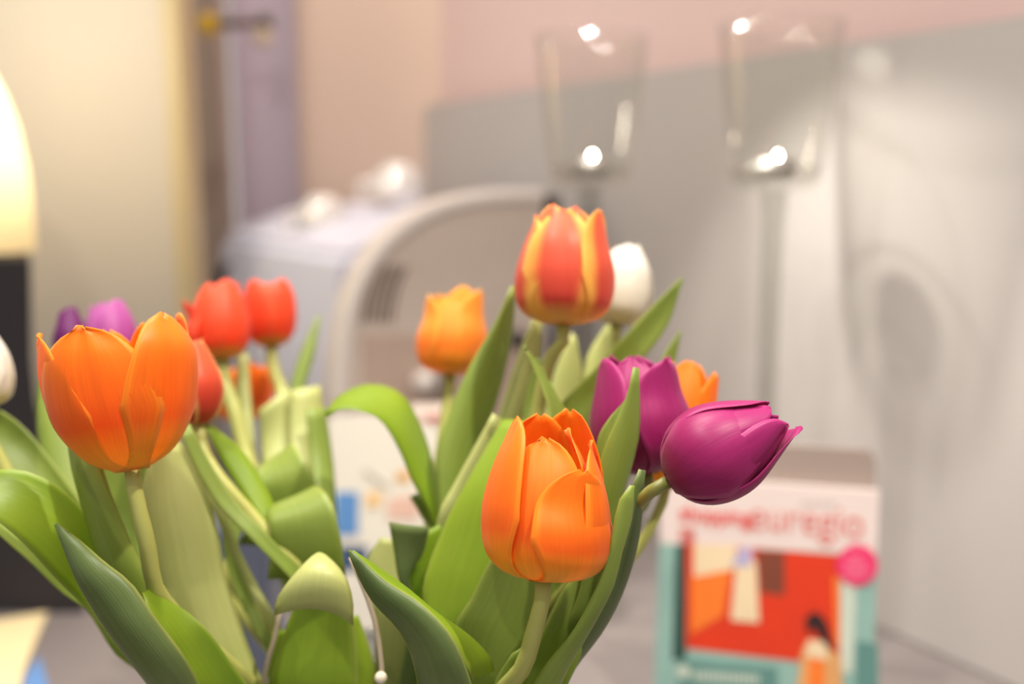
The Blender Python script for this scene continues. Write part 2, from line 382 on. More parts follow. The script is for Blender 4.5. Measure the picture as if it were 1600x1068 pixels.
crv = cr(outline, 40)
foot = Vector((crv[0].x, crv[0].y, 0.012)); rear = crv[-1]; rfoot = Vector((rear.x, rear.y, 0.012))
link('side_panel', prism_mesh('side_panel', [foot] + crv + [rfoot], MDIR * 0.03), BODY_GREY, mach, smooth=False)
# proud rim following the curved edge
cen = mp_(800, 640)
inner = [p + (cen - p).normalized() * 0.018 for p in crv]
rows = []
for p, q in zip([foot] + crv, [foot + (inner[0] - crv[0])] + inner):
    rows.append([p - MDIR * 0.006, q - MDIR * 0.006])
link('rim', grid_mesh('rim', rows, 0.012), BODY_WHITE, mach)
# lower recessed panel below the seam
lo = [mp_(p[0], p[1]) - MDIR * 0.003 for p in ((566, 523), (835, 519))]
link('lower_panel', prism_mesh('lower_panel', [lo[0], lo[1], Vector((lo[1].x, lo[1].y, 0.03)), Vector((lo[0].x, lo[0].y, 0.03))], MDIR * 0.012, 0.001), BODY_TAUPE, mach, smooth=False)
for k in range(5):
    x = 566 + k * 11
    pts = [mp_(x + dx, y) - MDIR * 0.001 for dx, y in ((24, 415), (13, 440), (5, 468), (0, 503))]
    link('vent_slot', tube_mesh('vent_slot', cr(pts, 10), 0.0022, 8), SLOT, mach)
kp = mp_(668, 582)
link('knob', lathe_mesh('knob', [(0, 0.035), (0.012, 0.034), (0.016, 0.026), (0.012, 0.016), (0.008, 0.008), (0.008, 0), (0, 0)], 24, -MDIR + Vector((-.6, 0, -.35)), kp), BODY_WHITE, mach)
kq = mp_(672, 600) - MDIR * 0.004
link('knob_base', lathe_mesh('knob_base', [(0, 0.012), (0.014, 0.012), (0.017, 0), (0, 0)], 24, -MDIR, kq), plain('grey_plastic', rgb(120, 110, 106), 0.5), mach)
bq = mp_(806, 530) - MDIR * 0.004
link('button', lathe_mesh('button', [(0, 0.006), (0.011, 0.006), (0.013, 0), (0, 0)], 24, -MDIR, bq), BLACK, mach)
cq = mp_(867, 305) + MDIR * 0.02
link('filler_cap', prism_mesh('filler_cap', [cq + Vector((-0.02, 0, -0.12)), cq + Vector((0.02, 0, -0.12)), cq + Vector((0.02, 0, 0.0)), cq + Vector((-0.02, 0, 0.0))], MDIR * 0.04, 0.003), BROWN, mach, smooth=False)
# lower body with sloping top behind the side panel
f0 = mp_(536, 520); fr_ = mp_(850, 300)
hb = [Vector((f0.x, f0.y, 0.012)), Vector((f0.x, f0.y, f0.z - 0.06)), mp_(552, 400) , mp_(640, 356), mp_(760, 322), Vector((fr_.x, fr_.y, fr_.z - 0.03)), Vector((fr_.x, fr_.y, 0.012))]
link('body', prism_mesh('body', [p + MDIR * 0.031 for p in hb], MDIR * 0.55, 0.012), BODY_LILAC, mach, smooth=False)
fp = [Vector((f0.x, f0.y, 0.0)), Vector((fr_.x, fr_.y, 0.0))]
for p in fp:
    for bk in (0.02, 0.54):
        q = p + MDIR * bk + WN * (0.03 if p is fp[0] else -0.03)
        link('foot', lathe_mesh('foot', [(0, 0), (0.014, 0), (0.012, 0.0125), (0, 0.0125)], 16, None, q), BLACK, mach)
sl = P(345, 425, 1.56)
link('side_lever', tube_mesh('side_lever', [sl + Vector((0, 0, -0.10)), sl, sl + Vector((0.012, 0, 0.012))], [0.007, 0.009, 0.006], 12), BLACK, mach)
# display strip with markings on the front slope
st = plain('teal_print', rgb(120, 160, 170), 0.6); sp_ = plain('pink_print', rgb(214, 120, 130), 0.6)

def dome(px, py, d, w, axis, label):
    o = empty('cup', P(px, py, d)); s = w * d / F / 2
    link('bowl', lathe_mesh('bowl', [(0, s * 0.95), (s * .35, s * .92), (s * .7, s * .7), (s * .95, s * .2), (s, -s * .35), (s * .96, -s * .36), (s * .9, s * .15), (s * .6, s * .62), (0, s * .85)], 36, axis, P(px, py, d)), PORC, o)
    hpt = P(px, py, d) + Vector(axis).normalized() * (-s * 0.05)
    hx = Vector((-0.9, -0.35, 0.0)).normalized()
    pts = [hpt + hx * s * .9 + Vector((0, 0, s * .35)), hpt + hx * s * 1.35 + Vector((0, 0, s * .2)), hpt + hx * s * 1.35 - Vector((0, 0, s * .25)), hpt + hx * s * .93 - Vector((0, 0, s * .3))]
    link('handle', tube_mesh('handle', cr(pts, 14), s * 0.09, 10), PORC, o)
    tag(o, label, 'cup', 'upturned white cups on the appliance')
PORC = plain('white_porcelain', rgb(238, 232, 226), 0.1, noise=0.01, coat=1.0)
PORC.node_tree.nodes['Principled BSDF'].inputs['Coat IOR'].default_value = 2.6
dome(505, 342, 1.50, 82, (0.25, -0.1, 1), 'upturned white glossy cup lower on the sloping appliance top')
dome(622, 294, 1.50, 88, (0.25, -0.1, 1), 'upturned white glossy cup highest on the appliance beside its rounded rim')
def block(name, px0, py0, px1, py1, d, th, mat, parent=None, bevel=0.0):
    q = [P(px0, py1, d), P(px1, py1, d), P(px1, py0, d), P(px0, py0, d)]
    return link(name, prism_mesh(name, q, FWD * th, bevel), mat, parent, smooth=False)

# ------------------------------------------------------------------ lamp and black stand at the left
stand = empty('lamp_stand', P(-60, 940, 1.05))
def zat(y, d): return P(0, y, d).z
sd = 1.06
prof_px = [(405, 48), (560, 50), (660, 60), (800, 95), (935, 132)]
bm = bmesh.new(); rings = []
for (y, xr) in prof_px:
    r = P(xr, y, sd); z = max(r.z, 0.0) if y < 930 else 0.0
    l = r.x - 0.17 - (xr - 48) * 0.0012
    rings.append([bm.verts.new(v) for v in ((l, r.y + .0, z), (r.x, r.y, z), (r.x * 1.16, r.y + 0.16, z), (l - 0.05, r.y + 0.16, z))])
for A, B in zip(rings, rings[1:]):
    for k in range(4): bm.faces.new([A[k], A[(k + 1) % 4], B[(k + 1) % 4], B[k]])
bm.faces.new(rings[0]); bm.faces.new(rings[-1][::-1]); bmesh.ops.recalc_face_normals(bm, faces=bm.faces)
me = bpy.data.meshes.new('pedestal'); bm.to_mesh(me); bm.free()
link('pedestal', me, plain('black_cloth', rgb(38, 33, 36), 0.7, noise=0.15, scale=25), stand, smooth=False)
tag(stand, 'black flared pedestal under the glowing lamp on table edge', 'pedestal')
lc = P(-62, 400, 1.12); stand_top = rings
sh = empty('table_lamp', (lc.x, lc.y, zat(405, 1.06)))
def rz(x, y): p = P(x, y, 1.12); return (max(p.x - lc.x, 0.001), p.z)
SHADE, snt, sout = new_mat('paper_shade')
sb_ = N(snt, 'ShaderNodeBsdfTranslucent'); sb_.inputs[0].default_value = rgb(250, 236, 200)
sd_ = N(snt, 'ShaderNodeBsdfDiffuse'); sd_.inputs[0].default_value = rgb(244, 232, 200)
sw = N(snt, 'ShaderNodeTexWave'); sw.bands_direction = 'Z'; sw.inputs['Scale'].default_value = 26; sw.inputs['Distortion'].default_value = 1.5
stc = N(snt, 'ShaderNodeTexCoord'); snt.links.new(stc.outputs['Object'], sw.inputs['Vector'])
smr = N(snt, 'ShaderNodeMapRange'); smr.inputs['To Min'].default_value = 0.58; smr.inputs['To Max'].default_value = 0.66; snt.links.new(sw.outputs['Fac'], smr.inputs['Value'])
smx = N(snt, 'ShaderNodeMixShader'); snt.links.new(smr.outputs[0], smx.inputs[0]); snt.links.new(sd_.outputs[0], smx.inputs[1]); snt.links.new(sb_.outputs[0], smx.inputs[2]); snt.links.new(smx.outputs[0], sout.inputs[0])
pr = [rz(x, y) for x, y in ((46, 393), (46, 330), (42, 260), (33, 200), (18, 150), (-4, 100), (-30, 60))]
link('lamp_shade', lathe_mesh('lamp_shade', pr, 40, None, (lc.x, lc.y, 0)), SHADE, sh)
zb = sh.location.z
link('lamp_base', lathe_mesh('lamp_base', [(0, zb), (0.055, zb), (0.052, zb + 0.012), (0.012, zb + 0.016), (0.009, zb + 0.07), (0, zb + 0.07)], 24, None, (lc.x, lc.y, 0)), BLACK, sh)
bulb = plain('lit_bulb', rgb(255, 240, 200), 0.5, emit=(1.0, 0.85, 0.6, 1), estr=12.0)
link('bulb', lathe_mesh('bulb', [(0, zb + 0.07), (0.012, zb + 0.072), (0.026, zb + 0.10), (0.028, zb + 0.118), (0.018, zb + 0.14), (0, zb + 0.146)], 24, None, (lc.x, lc.y, 0)), bulb, sh)
tag(sh, 'glowing cream table lamp with tapering paper shade at the picture edge', 'lamp')
lamp('table_lamp_bulb_light', 'POINT', (lc.x, lc.y, zb + 0.19), (0, 0, 0), 0.6, (1.0, 0.93, 0.76), 0.03)
lamp('table_lamp_wall_light', 'POINT', (lc.x, lc.y + 0.02, zb + 0.30), (0, 0, 0), 2.3, (1.0, 0.92, 0.74), 0.03)

# arm on the wall
arm = empty('wall_arm', P(325, 38, 1.72)); tag(arm, 'thin metal wall arm with yellow end and round glass knob', 'fixture')
link('yellow_end', lathe_mesh('yellow_end', [(0, -0.012), (0.015, -0.012), (0.019, 0), (0.015, 0.012), (0, 0.012)], 20, FWD, P(325, 38, 1.72)), plain('yellow_plastic', rgb(238, 196, 30), 0.4), arm)
link('rod', tube_mesh('rod', [P(335, 38, 1.72), P(375, 36, 1.72), P(415, 36, 1.72)], 0.008, 12), plain('brown_metal', rgb(120, 100, 95), 0.4, 0.3), arm)
link('holder', lathe_mesh('holder', [(0, 0.016), (0.012, 0.014), (0.015, -0.008), (0, -0.01)], 20, None, P(414, 38, 1.72)), plain('dark_metal', rgb(86, 70, 66), 0.4, 0.3), arm)
link('glass_knob', lathe_mesh('glass_knob', [(0, -0.018), (0.012, -0.014), (0.018, 0), (0.012, 0.014), (0, 0.018)], 24, None, P(410, 58, 1.71)), plain('frosted_glass', rgb(222, 206, 180), 0.1, coat=0.5), arm)
# bracket at the end of the grey panel
cl = onplane(667, 205, wallpt(0, 0, 0.02), WN)
tag(link('panel_clip', prism_mesh('panel_clip', [cl + WD * 0.02 + Vector((0, 0, -0.012)), cl - WD * 0.02 + Vector((0, 0, -0.012)), cl - WD * 0.02 + Vector((0, 0, 0.012)), cl + WD * 0.02 + Vector((0, 0, 0.012))], WN * 0.012, 0.002), plain('clip_metal', rgb(130, 120, 100), 0.4, 0.5), smooth=False), 'small brass-grey clip holding the end of the grey wall panel', 'clip')

# ------------------------------------------------------------------ tall stemmed candle glasses
SILVER = plain('tealight_aluminium', rgb(160, 154, 150), 0.4, 0.8, noise=0.03)
WAX = plain('wax', rgb(236, 228, 214), 0.5)
FLAME = plain('flame', rgb(255, 240, 200), 0.5, emit=(1.0, 0.86, 0.62, 1), estr=190.0)
def candle_glass(px, py, fwd, sc_, label, tpx):
    r = ray(px, py); base = ORG + r * (fwd / r.y); X, Y = base.x, base.y; zb = base.z   # underside of the bowl
    o = empty('candle_glass', (X, Y, 0)); s = sc_
    rb, rt, h = 0.043 * s, 0.058 * s, zb
    H = 0.152 * s
    prof = [(rb * 1.02, zb + 0.022)]
    for k in range(1, 9):
        t = k / 8; prof.append((rb * 1.02 + (rt - rb * 1.02) * t ** 0.9, zb + 0.022 + (H - 0.022) * t))
    inn = [(max(r_ - 0.0024, 0.0), z_) for r_, z_ in prof[::-1]]
    link('bowl', lathe_mesh('bowl', prof + inn, 56, None, (X, Y, 0)), GLASS, o)
    link('bowl_base', lathe_mesh('bowl_base', [(0, zb - 0.001), (0.012 * s, zb - 0.001), (rb * .78, zb + 0.002), (rb * .94, zb + 0.008), (rb * 1.02, zb + 0.0219), (rb * 1.02 - .0024, zb + 0.0219), (rb * .9, zb + 0.014), (rb * .7, zb + 0.009), (0, zb + 0.008)], 56, None, (X, Y, 0)), BASEGLASS, o)
    link('stem', lathe_mesh('stem', [(0, zb - 0.0012), (0.0125 * s, zb - 0.0012), (0.0105 * s, zb - 0.03), (0.0092 * s, zb - 0.16), (0.008 * s, 0.06), (0.009 * s, 0.02), (0.014 * s, 0.009), (0, 0.009)], 40, None, (X, Y, 0)), SOLID, o)
    link('foot', lathe_mesh('foot', [(0, 0), (0.05 * s, 0), (0.05 * s, 0.003), (0.02 * s, 0.008), (0, 0.0088)], 48, None, (X, Y, 0)), GLASS, o)
    tag(o, label, 'glass', 'tall stemmed candle glasses')
    zt = zb + 0.0085
    t = empty('tealight', (X, Y, zt))
    link('tealight_cup', lathe_mesh('tealight_cup', [(0, zt), (0.017, zt), (0.019, zt + 0.004), (0.0195, zt + 0.020), (0.0186, zt + 0.020), (0.018, zt + 0.016), (0, zt + 0.016)], 32, None, (X, Y, 0)), SILVER, t)
    link('wax', lathe_mesh('wax', [(0.0178, zt + 0.0162), (0.010, zt + 0.0172), (0, zt + 0.0175)], 24, None, (X, Y, 0)), WAX, t)
    link('flame', lathe_mesh('flame', [(0, zt + 0.0180), (0.0014, zt + 0.0195), (0.0018, zt + 0.0215), (0.001, zt + 0.024), (0, zt + 0.0255)], 16, None, (X + 0.002, Y, 0)), FLAME, t)
    tag(t, tpx, 'candle', 'tealights in the candle glasses')
candle_glass(922, 292, 1.02, 0.97, 'tall clear candle glass directly behind the red and yellow striped tulip', 'silver tealight inside the glass behind the red and yellow striped tulip')
candle_glass(1210, 296, 0.95, 1.0, 'tall clear candle glass standing free with its whole long stem visible', 'silver tealight inside the free-standing glass with a visible stem')

# ------------------------------------------------------------------ magazine on its stand
TL, TR = P(1034, 742, 0.835), P(1374, 768, 0.795)
zt = (TL.z + TR.z) / 2; TL.z = TR.z = zt
MX = (TR - TL); MW = MX.length; MX.normalize()
MF = Vector((-MX.y, MX.x, 0)).normalized()          # away from the viewer
if MF.y < 0: MF = -MF
lean = 0.16
MY = (Vector((0, 0, 1)) * math.cos(lean) + MF * math.sin(lean))   # up along the cover
MH = (zt - 0.002) / MY.z; MNn = MX.cross(MY)
if MNn.y > 0: MNn = -MNn                             # towards the viewer
BL = TL - MY * MH
def mq(u, v, off=0.0): return BL + MX * (u * MW) + MY * (v * MH) + MNn * off      # u,v in 0..1
def muv(px, py):
    p = onplane(px, py, BL, MNn); q = p - BL
    return (q.dot(MX) / MW, q.dot(MY) / MH)
mag = empty('magazine', (BL + MX * MW / 2)); mag.location.z = 0
tag(mag, 'white and teal magazine cover with red picture and pink round sticker', 'magazine')
def patch(name, pts, off, mat, th=0.0003, parent=None):
    q = [BL + MX * (u * MW) + MY * (v * MH) + MNn * off for u, v in pts]
    return link(name, prism_mesh(name, q, -MNn * th), mat, parent or mag, smooth=False)
PAPER = plain('paper_white', rgb(222, 206, 202), 0.4, noise=0.02)
TEAL = plain('print_teal', rgb(140, 176, 168), 0.4, noise=0.12, scale=25)
TEALD = plain('print_teal_dark', rgb(92, 136, 130), 0.4, noise=0.1, scale=25)
RED = plain('print_red', rgb(212, 54, 20), 0.4, noise=0.12, scale=35)
ORG_P = plain('print_orange', rgb(236, 120, 40), 0.4, noise=0.1)
PINK = plain('print_pink', rgb(224, 44, 104), 0.4, noise=0.03)
PINKL = plain('print_pink_light', rgb(236, 130, 160), 0.4)
DGREEN = plain('print_dark_green', rgb(44, 74, 66), 0.4, noise=0.15)
SKIN = plain('print_tan', rgb(214, 158, 100), 0.4, noise=0.1)
HAIR = plain('print_dark_hair', rgb(44, 26, 26), 0.4)
BEIGE = plain('print_cream', rgb(228, 206, 170), 0.4, noise=0.08)
LAV = plain('print_lavender', rgb(176, 168, 204), 0.4, noise=0.08)
BRN = plain('print_brown', rgb(122, 62, 44), 0.4, noise=0.2, scale=60)
PALEG = plain('print_pale_green', rgb(196, 206, 192), 0.4, noise=0.06)
TITLE = plain('print_title_red', rgb(222, 74, 72), 0.4)
TITLE2 = plain('print_title_pink', rgb(214, 104, 98), 0.4)
patch('pages', [(0, 0), (1, 0), (1, 1), (0, 1)], -0.001, PAPER, 0.006)
cover = patch('cover', [(0, 0), (1, 0), (1, 1), (0, 1)], 0.0, PAPER, 0.0008)
def ppx(name, pts, off, mat, parent=None): return patch(name, [muv(x, y) for x, y in pts], off, mat, 0.0002, parent)
def cl01(pts): return [(min(max(u, 0), 1), min(max(v, 0), 1)) for u, v in pts]
art = patch('cover_art', cl01([muv(1000, 1120), muv(1400, 1120), muv(1400, 868), muv(1000, 846)]), 0.0003, TEAL, 0.0002, cover)
def apx(name, pts, off, mat): return ppx(name, pts, off, mat, cover)
apx('door_shadow', [(1050, 1030), (1072, 1030), (1072, 850), (1056, 850)], 0.0006, DGREEN)
apx('orange_picture', [(1072, 1012), (1240, 1032), (1312, 1038), (1312, 866), (1072, 848)], 0.0006, RED)
apx('pale_sky', [(1084, 900), (1150, 888), (1152, 852), (1084, 849)], 0.0009, BEIGE)
apx('orange_glow', [(1080, 990), (1130, 960), (1142, 890), (1080, 900)], 0.0009, ORG_P)
apx('brown_figure', [(1188, 925), (1226, 930), (1226, 862), (1182, 858)], 0.0009, BRN)
apx('white_coat', [(1142, 968), (1186, 972), (1182, 880), (1170, 860), (1150, 880)], 0.0012, BEIGE)
apx('lavender_hat', [(1142, 882), (1172, 884), (1176, 856), (1158, 854)], 0.0015, LAV)
apx('orange_frame', [(1305, 1010), (1312, 1010), (1312, 900), (1302, 900)], 0.0009, ORG_P)
apx('white_post', [(1312, 1050), (1332, 1050), (1338, 905), (1314, 905)], 0.0009, PALEG)
apx('teal_block', [(1336, 1080), (1372, 1080), (1372, 1005), (1338, 1000)], 0.0009, TEALD)
apx('teal_foot', [(1060, 1080), (1215, 1085), (1215, 1042), (1060, 1028)], 0.0009, TEALD)
hair = [(1262, 990), (1258, 968), (1266, 956), (1280, 956), (1292, 972), (1298, 996), (1303, 1014), (1294, 1010), (1282, 996), (1272, 978)]
apx('woman_back', [(1244, 1085), (1316, 1085), (1314, 1022), (1296, 1014), (1262, 998), (1252, 1020)], 0.0012, SKIN)
apx('woman_top', [(1258, 1024), (1294, 1030), (1290, 1002), (1264, 998)], 0.0015, BEIGE)
apx('orange_dress', [(1262, 1085), (1288, 1085), (1288, 1030), (1264, 1026)], 0.0015, ORG_P)
apx('woman_hair', hair, 0.0018, HAIR)
def disc(cx, cy, r, n=28): return [(cx + r * math.cos(2 * math.pi * k / n), cy + r * math.sin(2 * math.pi * k / n)) for k in range(n)]
apx('round_sticker', disc(1339, 882, 32), 0.002, PINK)
for (x0, x1, y) in ((1325, 1352, 866), (1319, 1358, 876), (1318, 1360, 886), (1323, 1355, 896)):
    n = int((x1 - x0) / 6)
    for k in range(n):
        xx = x0 + k * 6
        apx('sticker_stroke', [(xx, y + 6), (xx + 4, y + 6), (xx + 4, y), (xx, y)], 0.0023, PINKL)
apx('foot_ring', disc(1068, 1048, 10), 0.0012, PALEG)
for k in range(13): apx('foot_stroke', [(1084 + k * 8, 1062 + k * 0.5), (1089 + k * 8, 1062 + k * 0.5), (1089 + k * 8, 1046 + k * 0.6), (1084 + k * 8, 1046 + k * 0.6)], 0.0012, PALEG)
for k in range(6): apx('small_caption', [(1062, 834 - 6 + k * 5), (1086, 834 - 6 + k * 5), (1086, 831 - 6 + k * 5), (1062, 831 - 6 + k * 5)], 0.0006, TITLE2) if k < 5 else None
for k in range(4): apx('top_caption', [(1252 + k * 14, 788), (1263 + k * 14, 788), (1263 + k * 14, 784), (1252 + k * 14, 784)], 0.0006, plain('print_grey', rgb(180, 170, 166), 0.4))
def text(name, body, pxl, pyb, wpx, mat, bold, xscale=None):
    cu = bpy.data.curves.new(name, 'FONT'); cu.body = body; cu.size = 1.0; cu.offset = bold; cu.extrude = 0.0001
    t = bpy.data.objects.new(name + '_tmp', cu); COL.objects.link(t)
    dg = bpy.context.evaluated_depsgraph_get(); me = bpy.data.meshes.new_from_object(t.evaluated_get(dg))
    bpy.data.objects.remove(t)
    xs = [v.co.x for v in me.vertices]; x0, x1 = min(xs), max(xs)
    u0, v0 = muv(pxl, pyb); u1, v1 = muv(pxl + wpx, pyb + wpx * 0.068)
    s = (u1 - u0) * MW / (x1 - x0)
    for v in me.vertices:
        v.co = BL + MX * (u0 * MW + (v.co.x - x0) * s) + MY * (v0 * MH + (v.co.y) * s * (xscale or 1)) + MNn * (0.0006 + v.co.z)
    o = link(name, me, mat, cover, smooth=False); return o
text('title_lettering', 'shopping', 1062, 812, 112, TITLE, 0.02, 1.15)
text('title_lettering', 'euregio', 1172, 826, 176, TITLE2, -0.004, 1.2)
# stand behind the magazine
STAND = plain('taupe_stand', rgb(150, 134, 126), 0.45, noise=0.03)
stn = empty('magazine_stand', (BL + MX * MW / 2 + MF * 0.03)); stn.location.z = 0
bk = [mq(0.1, 0.02, -0.009), mq(0.985, 0.02, -0.009), mq(0.985, 1.115, -0.009), mq(0.955, 1.15, -0.009), mq(0.1, 1.15, -0.009)]
for p in bk[:2]: p.z = 0.001
link('back_plate', prism_mesh('back_plate', bk, MF * 0.004), STAND, stn, smooth=False)
pp = [mq(0.45, 0.9, -0.014), mq(0.55, 0.9, -0.014)]
foot2 = [Vector((p.x, p.y, 0)) + MF * 0.09 for p in pp]
link('prop', prism_mesh('prop', [pp[0], pp[1], foot2[1], foot2[0]], MF * 0.004), STAND, stn, smooth=False)
tag(stn, 'taupe easel stand showing above the top of the magazine', 'stand')

# ------------------------------------------------------------------ papers and small things behind the bouquet
fl = empty('brochure', P(585, 900, 1.0)); fl.location.z = 0
def fq(px, py, d=1.0): return onplane(px, py, P(585, 760, d), Vector((0.1, 1, -0.12)).normalized())
def fpatch(name, pts, off, mat, th=0.0003): 
    n = Vector((0.1, 1, -0.12)).normalized()
    return link(name, prism_mesh(name, [fq(x, y) - n * off for x, y in pts], n * th), mat, fl, smooth=False)
g = fq(585, 905)
bot = [(505, 985), (700, 985)]
fpatch('sheet', [(512, 985), (700, 985), (700, 690), (668, 664), (610, 648), (560, 646), (512, 652)], 0, plain('cream_paper', rgb(232, 226, 212), 0.6, noise=0.02), 0.003)
fpatch('blue_print', [(524, 835), (560, 835), (560, 768), (524, 768)], 0.001, plain('print_blue', rgb(96, 146, 204), 0.5, noise=0.05))
fpatch('grey_line', [(604, 764), (610, 760), (572, 732), (566, 737)], 0.001, plain('print_line_grey', rgb(190, 184, 170), 0.5))
fpatch('orange_print', [(572, 792), (596, 790), (596, 768), (574, 768)], 0.001, plain('print_apricot', rgb(240, 200, 140), 0.5, noise=0.1))
fpatch('orange_print', [(618, 752), (640, 752), (640, 735), (620, 738)], 0.001, plain('print_ochre', rgb(226, 170, 90), 0.5, noise=0.1))
fpatch('pink_print', [(604, 810), (654, 810), (654, 772), (608, 778)], 0.001, plain('print_rose', rgb(226, 188, 170), 0.5, noise=0.1))
fpatch('navy_print', [(530, 890), (575, 890), (575, 852), (530, 852)], 0.001, plain('print_navy', rgb(60, 84, 120), 0.5, noise=0.1))
tag(fl, 'cream brochure with blue and apricot print behind the arched leaf', 'brochure')
def card(name, pts, d, mat, label, cat, n=Vector((0, 1, -0.2))):
    n = n.normalized(); q = [onplane(x, y, P(pts[0][0], pts[0][1], d), n) for x, y in pts]
    o = link(name, prism_mesh(name, q, n * 0.004), mat, smooth=False); tag(o, label, cat); return o
pk = empty('packet', P(665, 690, 1.12)); tag(pk, 'white packet with a red top edge behind the arched leaf', 'packet')
pz = P(636, 646, 1.12); pw = P(720, 646, 1.12).x - pz.x
link('box', box_mesh('box', (pz.x, pz.y, 0.0), (pz.x + pw, pz.y + 0.05, pz.z), 0.002), plain('packet_white', rgb(226, 214, 204), 0.5), pk, smooth=False)
link('red_edge', box_mesh('red_edge', (pz.x + pw * .3, pz.y - 0.001, pz.z - 0.008), (pz.x + pw * .8, pz.y + 0.0, pz.z - 0.001)), plain('packet_red', rgb(206, 90, 88), 0.5), pk, smooth=False)
pk.location = (pz.x + pw / 2, pz.y, 0)
for c in pk.children: c.matrix_parent_inverse = Matrix.Translation(-pk.location)
q = P(360, 990, 0.86); q2 = P(422, 820, 0.86)
tag(link('slate_box', box_mesh('slate_box', (q.x - 0.05, q.y, 0), (q2.x, q.y + 0.06, q2.z), 0.002), plain('slate_blue_card', rgb(86, 92, 112), 0.5, noise=0.06), smooth=False), 'slate-blue box standing behind the curled leaves', 'box')
def on_table(px, py, z=0.0):
    r = ray(px, py); return ORG + r * ((z - CAMZ) / r.z)
def sheet(name, pxs, mat, label, cat, z=0.001, th=0.002):
    o = link(name, prism_mesh(name, [on_table(x, y, z) for x, y in pxs], (0, 0, th)), mat, smooth=False); tag(o, label, cat); return o
sheet('paper_sheet', [(-90, 985), (74, 958), (40, 1040), (20, 1110), (-90, 1130)], plain('cream_sheet', rgb(236, 216, 168), 0.5, noise=0.02), 'cream paper lying on the table before the black pedestal', 'paper')
sheet('blue_card', [(62, 1025), (84, 1110), (30, 1110), (40, 1055)], plain('blue_card_print', rgb(96, 136, 190), 0.5), 'blue card lying half under the cream paper', 'card', 0.0002, 0.0007)
sheet('blue_leaflet', [(494, 985), (516, 990), (545, 1090), (512, 1090)], plain('blue_leaflet_print', rgb(66, 140, 196), 0.5), 'narrow bright blue leaflet seen low between the stems', 'leaflet')
db = on_table(1604, 990, 0.012)
tag(link('dark_pebble', lathe_mesh('dark_pebble', [(0, -0.011), (0.014, -0.009), (0.02, 0), (0.013, 0.008), (0, 0.01)], 20, None, db), plain('dark_stone', rgb(70, 58, 52), 0.5, noise=0.2)), 'small dark stone on the table by the wall at picture edge', 'stone')

# ------------------------------------------------------------------ vase
VX, VY, VR, VH = -0.072, 0.50, 0.062, 0.19
va = empty('glass_vase', (VX, VY, 0))
link('vessel', lathe_mesh('vessel', [(0, 0), (VR * .86, 0), (VR * .9, 0.004), (VR * .92, 0.09), (VR, VH), (VR - .003, VH), (VR * .92 - .003, 0.09), (VR * .88 - .003, 0.012), (0, 0.012)], 48, None, (VX, VY, 0)), VGLASS, va)
link('water', lathe_mesh('water', [(0, 0.0125), (VR * .86 - .003, 0.0125), (VR * .9 - .0035, 0.09), (VR * .93 - .0035, 0.12), (0, 0.12)], 40, None, (VX, VY, 0)), glass_mat('water', (0.95, 0.97, 0.95, 1)), va)
tag(va, 'clear glass vase holding all the tulips on grey table', 'vase')

# ------------------------------------------------------------------ tulips
PROF_CUP = [(0, .11), (.05, .34), (.15, .58), (.36, .83), (.57, .95), (.8, .99)]
PROF_BARREL = [(0, .10), (.03, .40), (.10, .66), (.22, .85), (.40, .97), (.60, 1.0), (.8, .97)]
PROF_EGG = [(0, .10), (.03, .44), (.09, .72), (.2, .92), (.36, 1.0), (.52, .99), (.75, .86)]
PROF_BUD = [(0, .12), (.04, .40), (.12, .68), (.25, .90), (.42, 1.0), (.58, .95), (.78, .72)]
def petal_rows(R, H, prof, az, hs, tipr, W, rs, lift, furrow, wob, nv=30, nu=15):
    tab = prof + [(1.0, tipr)]
    rows = []
    for i in range(nv):
        v = i / (nv - 1); vv = v
        r = interp(tab, vv) * R * rs
        z = H * hs * (vv ** 1.08)
        sh = (0.30 + 0.70 * min(1, vv / 0.42) ** 0.8) * max(0.0, 1 - vv ** 3.6) ** 0.58
        sh = max(sh, 0.08)
        wd = W * R * sh
        row = []
        for j in range(nu):
            u = -1 + 2 * j / (nu - 1)
            rad = max(r, 0.28 * R)
            ang = u * wd / (rad * 1.06)
            # rolled about an arc of radius rad centred so the midline lies at r
            lr = math.sin(ang) * rad
            back = (1 - math.cos(ang)) * rad
            e = math.exp(-(u / 0.13) ** 2)
            rr = r - back - furrow * R * e * vv * (1 - 0.3 * vv) + lift * R * u * u * vv
            rr += wob * R * math.sin(3.1 * u + az * 0.07 + 5 * vv) * vv * abs(u) 
            zz = z + wob * 0.8 * R * math.cos(4 * u + az) * vv * vv
            sa, ca = math.sin(math.radians(az)), math.cos(math.radians(az))
            row.append(Vector((sa * rr + ca * lr, -ca * rr + sa * lr, zz)))
        rows.append(row)
    return rows

